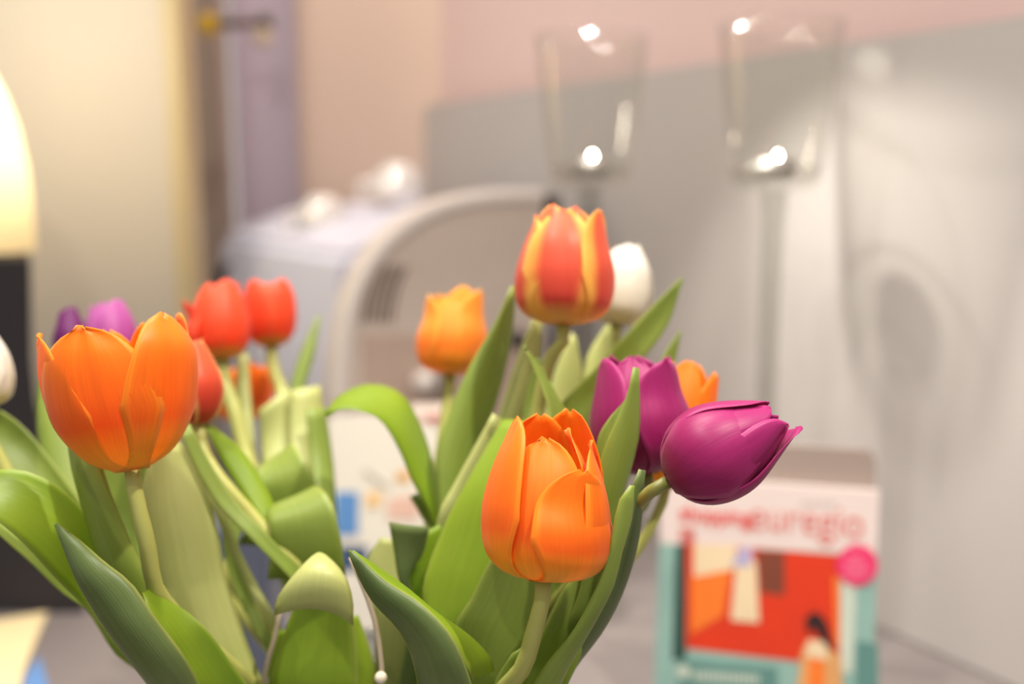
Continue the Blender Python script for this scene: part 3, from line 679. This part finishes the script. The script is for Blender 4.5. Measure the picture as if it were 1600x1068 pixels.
TULIPS = {}
def make_tulip(key, label, mat, base, top, wpx, petals=None, prof=PROF_EGG, tipr=.6, spin=0, W=.95, stem_mat=None, via=(), sr=0.0036, wob=.035, hmul=1.0):
    b3, t3 = P(*base), P(*top)
    ax = (t3 - b3); H = ax.length * hmul; ax.normalize()
    R = wpx / 2 * base[2] / F
    view = (b3 - ORG).normalized(); yl = (view - ax * view.dot(ax)).normalized(); xl = yl.cross(ax).normalized()
    M = Matrix(((xl.x, yl.x, ax.x, b3.x), (xl.y, yl.y, ax.y, b3.y), (xl.z, yl.z, ax.z, b3.z), (0, 0, 0, 1)))
    rim = Vector((VX, VY, 0.165)); d = Vector((b3.x - VX, b3.y - VY, 0)); d = d.normalized() * min(0.045, d.length * 0.32)
    botm = Vector((VX, VY, 0.02)) - d * 0.6 + Vector((random.uniform(-.01, .01), random.uniform(-.01, .01), 0))
    root = empty('tulip', botm)
    tag(root, label, 'tulip', 'tulips in the bouquet')
    pts = [b3 + ax * 0.002, b3 - ax * 0.010] + [P(*q) for q in via] + [rim + d, botm]
    sp = cr(pts, 40)
    link('stem', tube_mesh('stem', sp, [sr * (0.92 if i < 3 else 1.0) for i in range(40)], 12), stem_mat or STEM, root)
    if petals is None:
        petals = []
        for k in range(3): petals.append((spin + 120 * k, 1.0 - 0.03 * k, tipr, W, 1.0))
        for k in range(3): petals.append((spin + 60 + 120 * k, 1.02 - 0.03 * k, tipr * .95, W * .95, .93))
    for k, q in enumerate(petals):
        az, hs, tr, ww, rs = q[:5]; lift = q[5] if len(q) > 5 else 0.0; fur = q[6] if len(q) > 6 else 0.05
        pm_ = q[7] if len(q) > 7 else mat
        me = grid_mesh('petal', petal_rows(R, H, prof, az + random.uniform(-4, 4), hs, tr, ww, rs, lift, fur, wob), 0.0007)
        me.transform(M)
        link('petal', me, pm_, root)
    TULIPS[key] = root
    return root

make_tulip('t1', 'wide open orange tulip in front of the two purple tulips', ORANGE, (207, 735, .42), (176, 506, .425), 238,
  [(-26, .94, .90, .98, 1.0, 0.02, .08), (50, .985, .84, .86, 1.02, 0, .03), (-76, .96, .93, .8, .985, 0, .04), (100, 1.02, .90, .8, .96), (150, 1.03, .86, .62, .95), (186, 1.01, .86, .62, .93)],
  PROF_CUP, stem_mat=STEM, via=((228, 840, .42), (252, 935, .43)))
make_tulip('t2', 'sharp orange egg-shaped tulip in front, directly left of the two magenta tulips', ORANGE, (849, 908, .40), (864, 652, .408), 206,
  [(-62, .98, .60, .82, 1.0, 0, .03), (-8, .86, .58, .88, .9, 0, .07), (36, .68, .86, .95, 1.01, 0.03, .02), (82, .86, .62, .92, .98, 0, .03), (-150, 1.02, .55, 1.0, .88, 0, .03), (150, 1.06, .55, .9, .9, 0, .03), (85, .93, .35, .5, .7, 0.0, .08)],
  PROF_EGG, via=((842, 960, .40), (812, 1050, .41)), sr=.0037)
make_tulip('t3', 'magenta closed tulip leaning sideways above the magazine', MAGENTA, (1044, 752, .405), (1212, 652, .40), 158,
  [(-6, .93, .30, 1.2, 1.0, 0, .02), (100, 1.12, .42, .95, .97, 0.04, .03), (-110, 1.02, .36, 1.05, 1.0, 0, .03), (50, 1.04, .35, .95, .9), (-60, 1.0, .3, 1.0, .9), (170, 1.02, .35, 1.0, .9)],
  PROF_BUD, stem_mat=STEM_DARK, via=((990, 798, .42),), sr=.0030)
make_tulip('t4', 'magenta tulip partly behind an upright green leaf', MAGENTA, (1008, 740, .46), (990, 555, .465), 158,
  [(42, .93, .86, 1.0, 1.02, 0, .02), (-58, .98, .70, 1.0, 1.0, 0, .03), (178, 1.0, .7, 1.05, .95), (-8, .98, .5, .8, .9), (110, .96, .8, 1.0, .92), (-120, 1.02, .6, 1.0, .9)],
  PROF_EGG, via=((960, 830, .48),), stem_mat=STEM_DARK)
make_tulip('t5', 'orange tulip glimpsed between the two magenta tulips', ORANGE, (1040, 762, .50), (1088, 570, .505), 108,
  [(-20, 1.0, .6, .95, 1.0), (60, .95, .75, .9, 1.0), (-85, .97, .7, .9, .97), (120, .98, .7, .9, .95), (180, 1.02, .6, .9, .95)], PROF_EGG, .6, 20, via=((985, 872, .5),), sr=.0027)
make_tulip('t6', 'red and yellow striped tulip, tallest of the bouquet', STRIPED, (879, 508, .50), (884, 330, .505), 154,
  [(-8, .97, .50, 1.0, 1.0, 0, .02), (-78, .93, .62, .95, 1.0), (62, .97, .74, .8, 1.02, .05, .0), (-40, 1.02, .5, .9, .9, 0, .02), (25, 1.0, .5, .9, .9), (120, .93, .75, .85, .98), (180, 1.0, .55, 1.0, .9)],
  PROF_EGG, via=((858, 560, .505), (830, 680, .51), (760, 850, .52)))
make_tulip('t7', 'white tulip behind the striped tulip at its right', WHITE, (964, 508, .58), (980, 386, .585), 98, None, PROF_EGG, .46, 10, W=1.1, via=((945, 560, .58), (850, 760, .56)), sr=.0033)
make_tulip('t8', 'light orange open tulip against the grey appliance', ORANGE_LIGHT, (703, 586, .60), (712, 454, .605), 108,
  [(-5, .93, .68, .9, 1.0, 0, .03), (-66, .90, .84, .8, 1.03, 0, .02), (58, 1.0, .86, .95, 1.0), (20, 1.02, .7, .9, .92), (130, .97, .8, .95, .95), (-140, .97, .8, .95, .95)],
  PROF_EGG, via=((690, 700, .59),))
make_tulip('t9', 'red-orange tulip with one petal splayed out to the side', REDORANGE, (347, 562, .62), (340, 440, .625), 92,
  [(28, 1.0, .62, 1.05, 1.0, 0, .02), (-30, .95, .62, .8, 1.0, 0, .02), (-74, .74, .98, .85, 1.22, 0, .02), (90, .97, .7, .95, .95), (150, .98, .6, 1, .93), (-150, .98, .6, 1, .93)],
  PROF_EGG, via=((366, 640, .61), (388, 725, .6), (430, 850, .56)), sr=.0046)
make_tulip('t10', 'red-orange closed tulip standing beside the splayed red one', REDORANGE, (424, 542, .66), (419, 441, .665), 82,
  [(-38, 1.0, .85, 1.0, 1.0, 0, .02), (40, 1.0, .85, 1.0, 1.0, 0, .02), (0, .93, .7, .9, .92), (110, .97, .8, 1, .96), (-110, .97, .8, 1, .96), (180, .97, .7, 1, .93)],
  PROF_BARREL, via=((440, 610, .65), (470, 760, .6)), sr=.0042)
make_tulip('t11', 'coral tulip with cream-edged petal tucked behind the wide orange tulip', CORAL, (311, 664, .50), (298, 534, .505), 88, None, PROF_BUD, .45, 30, via=((336, 740, .49), (400, 815, .49), (470, 900, .49)), sr=.0038, stem_mat=STEM)
make_tulip('t12', 'small orange tulip behind the stems of the red tulips', ORANGE, (376, 660, .70), (376, 572, .705), 108, None, PROF_CUP, .9, 15, via=((400, 760, .66),))
make_tulip('t13', 'dark purple tulip behind the wide open orange tulip', PURPLE, (116, 572, .60), (106, 482, .605), 56, None, PROF_BUD, .5, 10, via=((170, 720, .58),))
make_tulip('t14', 'pale mauve tulip behind the wide open orange tulip', MAUVE, (176, 580, .60), (168, 472, .605), 84, None, PROF_EGG, .6, 35, via=((220, 720, .58),))
make_tulip('t15', 'white tulip cut off by the picture edge beside the black pedestal', WHITE, (-26, 636, .50), (-30, 522, .505), 92, None, PROF_EGG, .55, 0, via=((60, 820, .5), (200, 980, .5)))

# ------------------------------------------------------------------ leaves (parts of the tulips they grow on)
def leaf(key, L, R, mat, M=None, bulge=0.0, root=True, rootw=0.007, nv=34, nu=11, thick=0.0011, mat2=None):
    Lp = [P(*p) for p in L]; Rp = [P(*p) for p in R]
    Mp = [P(*p) for p in M] if M else None
    if root:
        e = (Lp[-1] + Rp[-1]) / 2; c = Vector((VX, VY, 0.16)); d = Vector((e.x - VX, e.y - VY, 0)); d = d.normalized() * min(0.045, d.length * 0.5)
        side = (Rp[-1] - Lp[-1]).normalized(); c = c + d
        if e.z > c.z + 0.01:
            if Mp: Mp.append(c + FWD * 0.002)
            Lp.append(c - side * rootw); Rp.append(c + side * rootw)
    Ls, Rs = cr(Lp, nv), cr(Rp, nv); Ms = cr(Mp, nv) if Mp else None
    rows = []
    for i in range(nv):
        l, r = Ls[i], Rs[i]; wd = (r - l).length
        m = Ms[i] if Ms else (l + r) / 2 + FWD * (bulge * wd)
        row = []
        for j in range(nu):
            u = -1 + 2 * j / (nu - 1)
            q = l * (u * (u - 1) / 2) + m * (1 - u * u) + r * (u * (u + 1) / 2)
            row.append(q)
        rows.append(row)
    o = link('leaf', grid_mesh('leaf', rows, thick, mat2 is not None), mat, TULIPS[key])
    if mat2 is not None: o.data.materials.append(mat2)
    return o

# -- left
leaf('t1', [(88, 819, .415), (112, 885, .415), (145, 950, .42), (188, 1010, .425), (232, 1068, .43), (270, 1110, .44)],
     [(90, 818, .415), (130, 848, .412), (162, 876, .405), (205, 910, .405), (240, 960, .405), (285, 1020, .41), (312, 1068, .42), (340, 1110, .43)], DARK, bulge=-.28)
leaf('t1', [(222, 926, .415), (240, 975, .412), (275, 1030, .42), (305, 1075, .425), (345, 1120, .44)],
     [(230, 924, .425), (285, 950, .43), (325, 985, .43), (365, 1040, .435), (395, 1080, .44), (420, 1120, .45)], BRIGHT, bulge=.2)
leaf('t15', [(-30, 740, .44), (0, 732, .44), (45, 737, .442), (95, 762, .445), (135, 805, .45), (160, 850, .455), (200, 920, .46), (260, 1010, .47)],
     [(-40, 790, .42), (0, 815, .42), (40, 850, .425), (90, 905, .435), (130, 945, .445), (170, 990, .45), (210, 1030, .46), (270, 1090, .475)], BRIGHT, bulge=.12)
leaf('t15', [(-40, 775, .455), (0, 812, .455), (60, 860, .46), (120, 925, .465), (190, 1010, .47)],
     [(-40, 785, .45), (0, 835, .45), (50, 880, .455), (100, 928, .46), (140, 955, .465), (190, 1030, .47)], GREEN, bulge=.1)
leaf('t15', [(-60, 620, .52), (0, 640, .52), (40, 670, .52), (80, 720, .52), (130, 790, .51), (190, 900, .50)],
     [(-60, 700, .50), (0, 760, .50), (50, 830, .50), (120, 930, .50), (180, 1000, .50)], GREEN, bulge=.15)
leaf('t13', [(66, 560, .56), (58, 620, .55), (60, 690, .54), (80, 760, .53), (130, 880, .52), (200, 1000, .51)],
     [(80, 545, .56), (105, 620, .55), (115, 700, .54), (130, 790, .53), (180, 890, .52), (240, 1000, .51)], GREEN, bulge=-.15)
leaf('t1', [(104, 660, .44), (110, 720, .44), (128, 790, .44), (150, 860, .44), (180, 920, .445), (230, 1000, .45), (290, 1080, .46)],
     [(150, 690, .435), (170, 760, .435), (198, 830, .438), (224, 890, .44), (248, 935, .445), (290, 1010, .45), (330, 1080, .46)], GREEN, bulge=-.22)
leaf('t14', [(150, 700, .53), (165, 790, .53), (190, 880, .52), (230, 980, .51)], [(215, 690, .53), (215, 790, .53), (232, 880, .52), (270, 980, .51)], GREEN, bulge=.1)
leaf('t11', [(240, 690, .47), (222, 780, .47), (238, 880, .47), (265, 960, .47), (310, 1060, .47)],
     [(282, 690, .48), (320, 760, .48), (340, 830, .48), (352, 900, .48), (385, 1000, .48), (420, 1080, .48)], PALE, bulge=-.18)
leaf('t14', [(200, 735, .52), (206, 830, .52), (225, 920, .51), (270, 1020, .50)], [(255, 690, .53), (262, 800, .52), (258, 900, .51), (310, 1020, .50)], GREEN, bulge=.1)
leaf('t11', [(278, 668, .475), (300, 720, .475), (340, 790, .475), (400, 850, .475), (470, 930, .48)],
     [(296, 662, .48), (330, 725, .48), (370, 785, .48), (425, 842, .48), (500, 930, .49)], GREEN, bulge=.1)
leaf('t11', [(318, 662, .50), (352, 730, .50), (392, 790, .495), (440, 850, .49), (480, 930, .49)],
     [(335, 668, .51), (375, 700, .51), (412, 755, .505), (440, 815, .50), (490, 930, .495)], BRIGHT, bulge=-.15)
leaf('t9', [(300, 712, .52), (306, 735, .52), (330, 790, .51), (360, 860, .51), (420, 980, .50)], [(312, 712, .52), (326, 742, .52), (352, 800, .515), (380, 870, .51), (440, 980, .50)], PALE, bulge=-.1)
leaf('t9', [(352, 770, .53), (348, 850, .52), (370, 930, .51), (420, 1020, .50)], [(398, 790, .53), (372, 850, .52), (398, 940, .51), (450, 1040, .50)], GREEN, bulge=.1)
leaf('t12', [(372, 555, .64), (370, 620, .63), (385, 720, .61), (420, 830, .57)], [(388, 552, .64), (392, 620, .63), (404, 720, .61), (450, 830, .57)], PALE, bulge=-.2)
# -- centre left: back pair and curled ribbons
leaf('t10', [(497, 492, .66), (472, 545, .65), (455, 600, .64), (448, 660, .63), (455, 760, .60)], [(500, 494, .66), (492, 550, .65), (476, 605, .64), (468, 660, .63), (480, 760, .60)], GREEN, bulge=-.2)
leaf('t10', [(405, 640, .60), (408, 690, .60), (416, 760, .58), (450, 880, .56)], [(452, 606, .61), (462, 690, .60), (470, 770, .58), (490, 880, .56)], PALE, bulge=-.15)
leaf('t9', [(455, 610, .60), (452, 680, .59), (462, 750, .57), (480, 860, .55)], [(500, 602, .61), (512, 690, .60), (520, 770, .58), (528, 880, .55)], PALE, bulge=-.2)
leaf('t12', [(478, 640, .58), (486, 720, .57), (498, 800, .55), (510, 900, .53)], [(508, 636, .59), (520, 720, .58), (526, 800, .56), (536, 900, .54)], GREEN, bulge=-.2)
# ribbon A: rises at the back, folds over towards the viewer
leaf('t9', [(372, 850, .525), (400, 790, .52), (398, 752, .52), (398, 738, .53), (404, 728, .545), (412, 760, .555), (425, 850, .555)],
     [(500, 860, .525), (505, 790, .52), (482, 728, .52), (464, 702, .53), (456, 692, .545), (478, 730, .555), (520, 850, .555)], GREEN, bulge=.0, rootw=.012)
leaf('t10', [(418, 905, .49), (422, 850, .485), (420, 815, .485), (417, 800, .492), (424, 790, .508), (436, 830, .515), (450, 930, .515)],
     [(540, 900, .49), (534, 850, .485), (522, 795, .485), (508, 768, .492), (490, 760, .508), (515, 800, .515), (545, 930, .515)], GREEN, rootw=.012)
# ribbon C, in front: pale fold over its body; second face colour paints in the backlit green
leaf('t11', [(428, 962, .438), (432, 935, .434), (452, 905, .434), (474, 880, .438), (492, 868, .452), (470, 920, .468), (440, 1000, .470), (425, 1080, .47)],
     [(552, 978, .438), (552, 940, .434), (545, 910, .434), (530, 885, .438), (506, 866, .452), (540, 920, .468), (556, 1000, .470), (560, 1080, .47)], PALE,
     M=[(498, 952, .432), (500, 920, .428), (502, 895, .428), (500, 876, .434), (500, 864, .452), (508, 920, .470), (500, 1000, .474), (494, 1080, .475)], rootw=.012, mat2=BRIGHT)
leaf('t11', [(425, 985, .48), (418, 1040, .48), (430, 1100, .48)], [(560, 960, .485), (585, 1040, .485), (580, 1100, .485)], BRIGHT, bulge=-.1)
# arching leaf with a drooping tip
leaf('t8', [(512, 652, .50), (530, 640, .50), (562, 642, .50), (594, 656, .505), (622, 700, .51), (646, 756, .51), (675, 810, .51), (690, 880, .51)],
     [(510, 646, .51), (530, 618, .53), (575, 600, .54), (626, 614, .54), (660, 672, .54), (680, 740, .53), (692, 810, .52), (706, 880, .515)], BRIGHT, bulge=-.2, rootw=.005)
leaf('t8', [(608, 815, .475), (616, 860, .475), (622, 900, .475), (640, 960, .48)], [(672, 822, .47), (660, 865, .475), (640, 900, .475), (655, 960, .48)], DARK, bulge=-.1)
leaf('t8', [(655, 835, .48), (632, 890, .48), (640, 960, .485)], [(692, 815, .485), (700, 880, .485), (690, 970, .49)], BRIGHT, bulge=-.12)
leaf('t8', [(596, 838, .50), (572, 880, .50), (585, 960, .50)], [(612, 842, .50), (624, 890, .50), (640, 960, .50)], PALE, bulge=-.12)
leaf('t8', [(640, 775, .53), (655, 800, .53), (675, 850, .52)], [(652, 770, .53), (678, 805, .53), (700, 850, .52)], GREEN, bulge=-.2)
# -- big front leaf, folded lengthwise: outer half's shade and inner half's light painted as two greens
leaf('t2', [(546, 858, .402), (556, 890, .402), (582, 938, .402), (625, 985, .404), (645, 1030, .407), (655, 1090, .415)],
     [(552, 860, .40), (600, 905, .396), (655, 940, .392), (700, 985, .39), (728, 1040, .392), (738, 1090, .40)], DARK, bulge=-.2)
leaf('t2', [(549, 862, .402), (605, 912, .398), (660, 948, .395), (705, 995, .393), (730, 1045, .395), (738, 1062, .40)],
     [(552, 864, .406), (625, 912, .410), (680, 960, .414), (735, 995, .418), (766, 1028, .42), (771, 1050, .42)], BRIGHT, bulge=.12, root=False)
# -- centre
leaf('t6', [(799, 446, .53), (772, 505, .525), (735, 570, .52), (704, 640, .515), (682, 710, .51), (686, 790, .505), (692, 880, .50)],
     [(806, 450, .54), (800, 520, .54), (786, 590, .535), (768, 650, .53), (740, 730, .52), (722, 800, .51), (715, 880, .50)], GREEN, bulge=-.22)
leaf('t7', [(836, 488, .545), (808, 560, .54), (785, 630, .535), (765, 700, .53), (740, 800, .51)], [(846, 500, .55), (842, 570, .545), (822, 640, .54), (790, 720, .53), (765, 800, .51)], PALE, bulge=-.2)
leaf('t6', [(770, 645, .49), (740, 700, .488), (706, 762, .486), (686, 802, .484)], [(784, 655, .495), (764, 712, .492), (728, 772, .488), (700, 812, .484)], PALE, bulge=-.2)
leaf('t6', [(785, 655, .485), (725, 760, .47), (690, 830, .465), (660, 930, .46), (690, 1030, .46)], [(830, 660, .47), (800, 760, .455), (795, 860, .45), (770, 950, .45), (740, 1030, .455)], BRIGHT, bulge=.1)
leaf('t2', [(785, 845, .43), (760, 885, .43), (735, 935, .43), (712, 975, .43), (720, 1050, .44)], [(850, 850, .43), (850, 920, .425), (835, 980, .425), (795, 1040, .43), (760, 1090, .44)], GREEN, bulge=.12)
leaf('t6', [(818, 540, .47), (828, 565, .47), (848, 610, .468), (858, 650, .465), (862, 720, .46)], [(824, 546, .47), (850, 580, .475), (872, 620, .475), (892, 655, .475), (900, 720, .47)], GREEN, bulge=.2)
leaf('t7', [(894, 518, .56), (868, 575, .555), (850, 640, .55), (830, 740, .54)], [(900, 530, .56), (910, 590, .56), (895, 640, .555), (870, 740, .54)], PALE, bulge=-.15)
leaf('t7', [(948, 506, .57), (918, 555, .565), (908, 610, .56), (890, 680, .55)], [(956, 512, .575), (950, 560, .57), (935, 610, .56), (920, 680, .55)], PALE, bulge=-.2)
leaf('t4', [(1064, 434, .54), (1022, 475, .535), (975, 525, .53), (925, 580, .525), (875, 630, .52), (830, 690, .51), (790, 800, .50)],
     [(1066, 436, .545), (1045, 505, .54), (1005, 560, .535), (960, 605, .53), (915, 655, .525), (870, 730, .51), (820, 820, .50)], GREEN, bulge=.12)
leaf('t6', [(838, 560, .52), (822, 620, .52), (815, 680, .515), (800, 780, .50)], [(852, 560, .52), (850, 630, .52), (850, 690, .515), (840, 780, .50)], GREEN, bulge=-.1)
leaf('t5', [(1062, 516, .54), (1040, 548, .535), (1022, 590, .53), (990, 680, .52)], [(1064, 520, .54), (1056, 560, .54), (1045, 600, .535), (1015, 690, .52)], GREEN, bulge=.1)
# upright leaf in front of the magenta tulip
leaf('t4', [(989, 573, .425), (980, 615, .425), (962, 660, .425), (945, 695, .425), (930, 760, .425), (920, 860, .425), (880, 980, .43)],
     [(996, 575, .43), (999, 620, .43), (998, 680, .43), (985, 735, .43), (968, 790, .43), (950, 880, .43), (910, 980, .43)], GREEN, bulge=-.15)
leaf('t4', [(980, 622, .435), (950, 655, .435), (934, 685, .435), (930, 730, .435)], [(985, 628, .43), (972, 660, .43), (962, 690, .43), (950, 730, .43)], GREEN, bulge=.2, root=False)
# leaves hugging the right side of the front tulip
leaf('t2', [(984, 757, .392), (966, 785, .392), (955, 840, .392), (932, 915, .394), (895, 985, .398), (850, 1040, .405), (820, 1090, .41)],
     [(988, 758, .395), (988, 800, .396), (972, 860, .397), (958, 915, .398), (930, 970, .402), (895, 1030, .408), (860, 1090, .415)], GREEN, bulge=-.25)
leaf('t3', [(998, 732, .41), (985, 770, .41), (975, 840, .41), (950, 920, .412), (905, 1000, .417), (860, 1060, .42), (830, 1110, .43)],
     [(1006, 734, .415), (1004, 790, .416), (996, 850, .418), (975, 920, .42), (945, 980, .425), (900, 1040, .43), (860, 1110, .435)], DARK, bulge=-.2)
leaf('t3', [(915, 880, .43), (880, 920, .43), (855, 970, .43), (825, 1040, .435), (800, 1090, .44)], [(965, 880, .435), (950, 940, .435), (925, 990, .435), (885, 1050, .44), (840, 1110, .445)], GREEN, bulge=-.15)
leaf('t2', [(905, 1000, .415), (885, 1012, .414), (870, 1045, .416), (850, 1090, .42)], [(912, 1003, .42), (905, 1030, .42), (890, 1060, .42), (872, 1100, .425)], BRIGHT, bulge=-.1)
leaf('t2', [(800, 1020, .42), (775, 1060, .425), (760, 1110, .43)], [(815, 1010, .42), (800, 1070, .425), (790, 1110, .43)], GREEN, bulge=-.1)

# thin pale wires among the stems
WIRE = plain('pale_wire', rgb(178, 162, 140), 0.35, 0.2, noise=0.1, scale=90)
def wire(pts, label, bead=None):
    p = [P(*q) for q in pts] + [Vector((VX + random.uniform(-.02, .02), VY - 0.02, 0.02))]
    o = empty('florist_wire', p[-1]); tag(o, label, 'wire', 'pale wires in the bouquet')
    link('strand', tube_mesh('strand', cr(p, 30), 0.0012, 10), WIRE, o)
    if bead:
        b = P(*bead); r = .0028
        link('bead', lathe_mesh('bead', [(r * math.sin(math.pi * k / 10) if 0 < k < 10 else 0, -r * math.cos(math.pi * k / 10)) for k in range(11)], 20, None, b), plain('clear_bead', rgb(216, 204, 184), 0.08, coat=1.0), o)
wire([(440, 945, .465), (428, 1000, .465), (414, 1075, .465)], 'thin pale wire below the rolled pale leaf')
wire([(548, 870, .44), (575, 935, .44), (590, 990, .44), (597, 1075, .44)], 'thin pale wire with a clear bead beside the dark folded leaf', (595, 1058, .437))
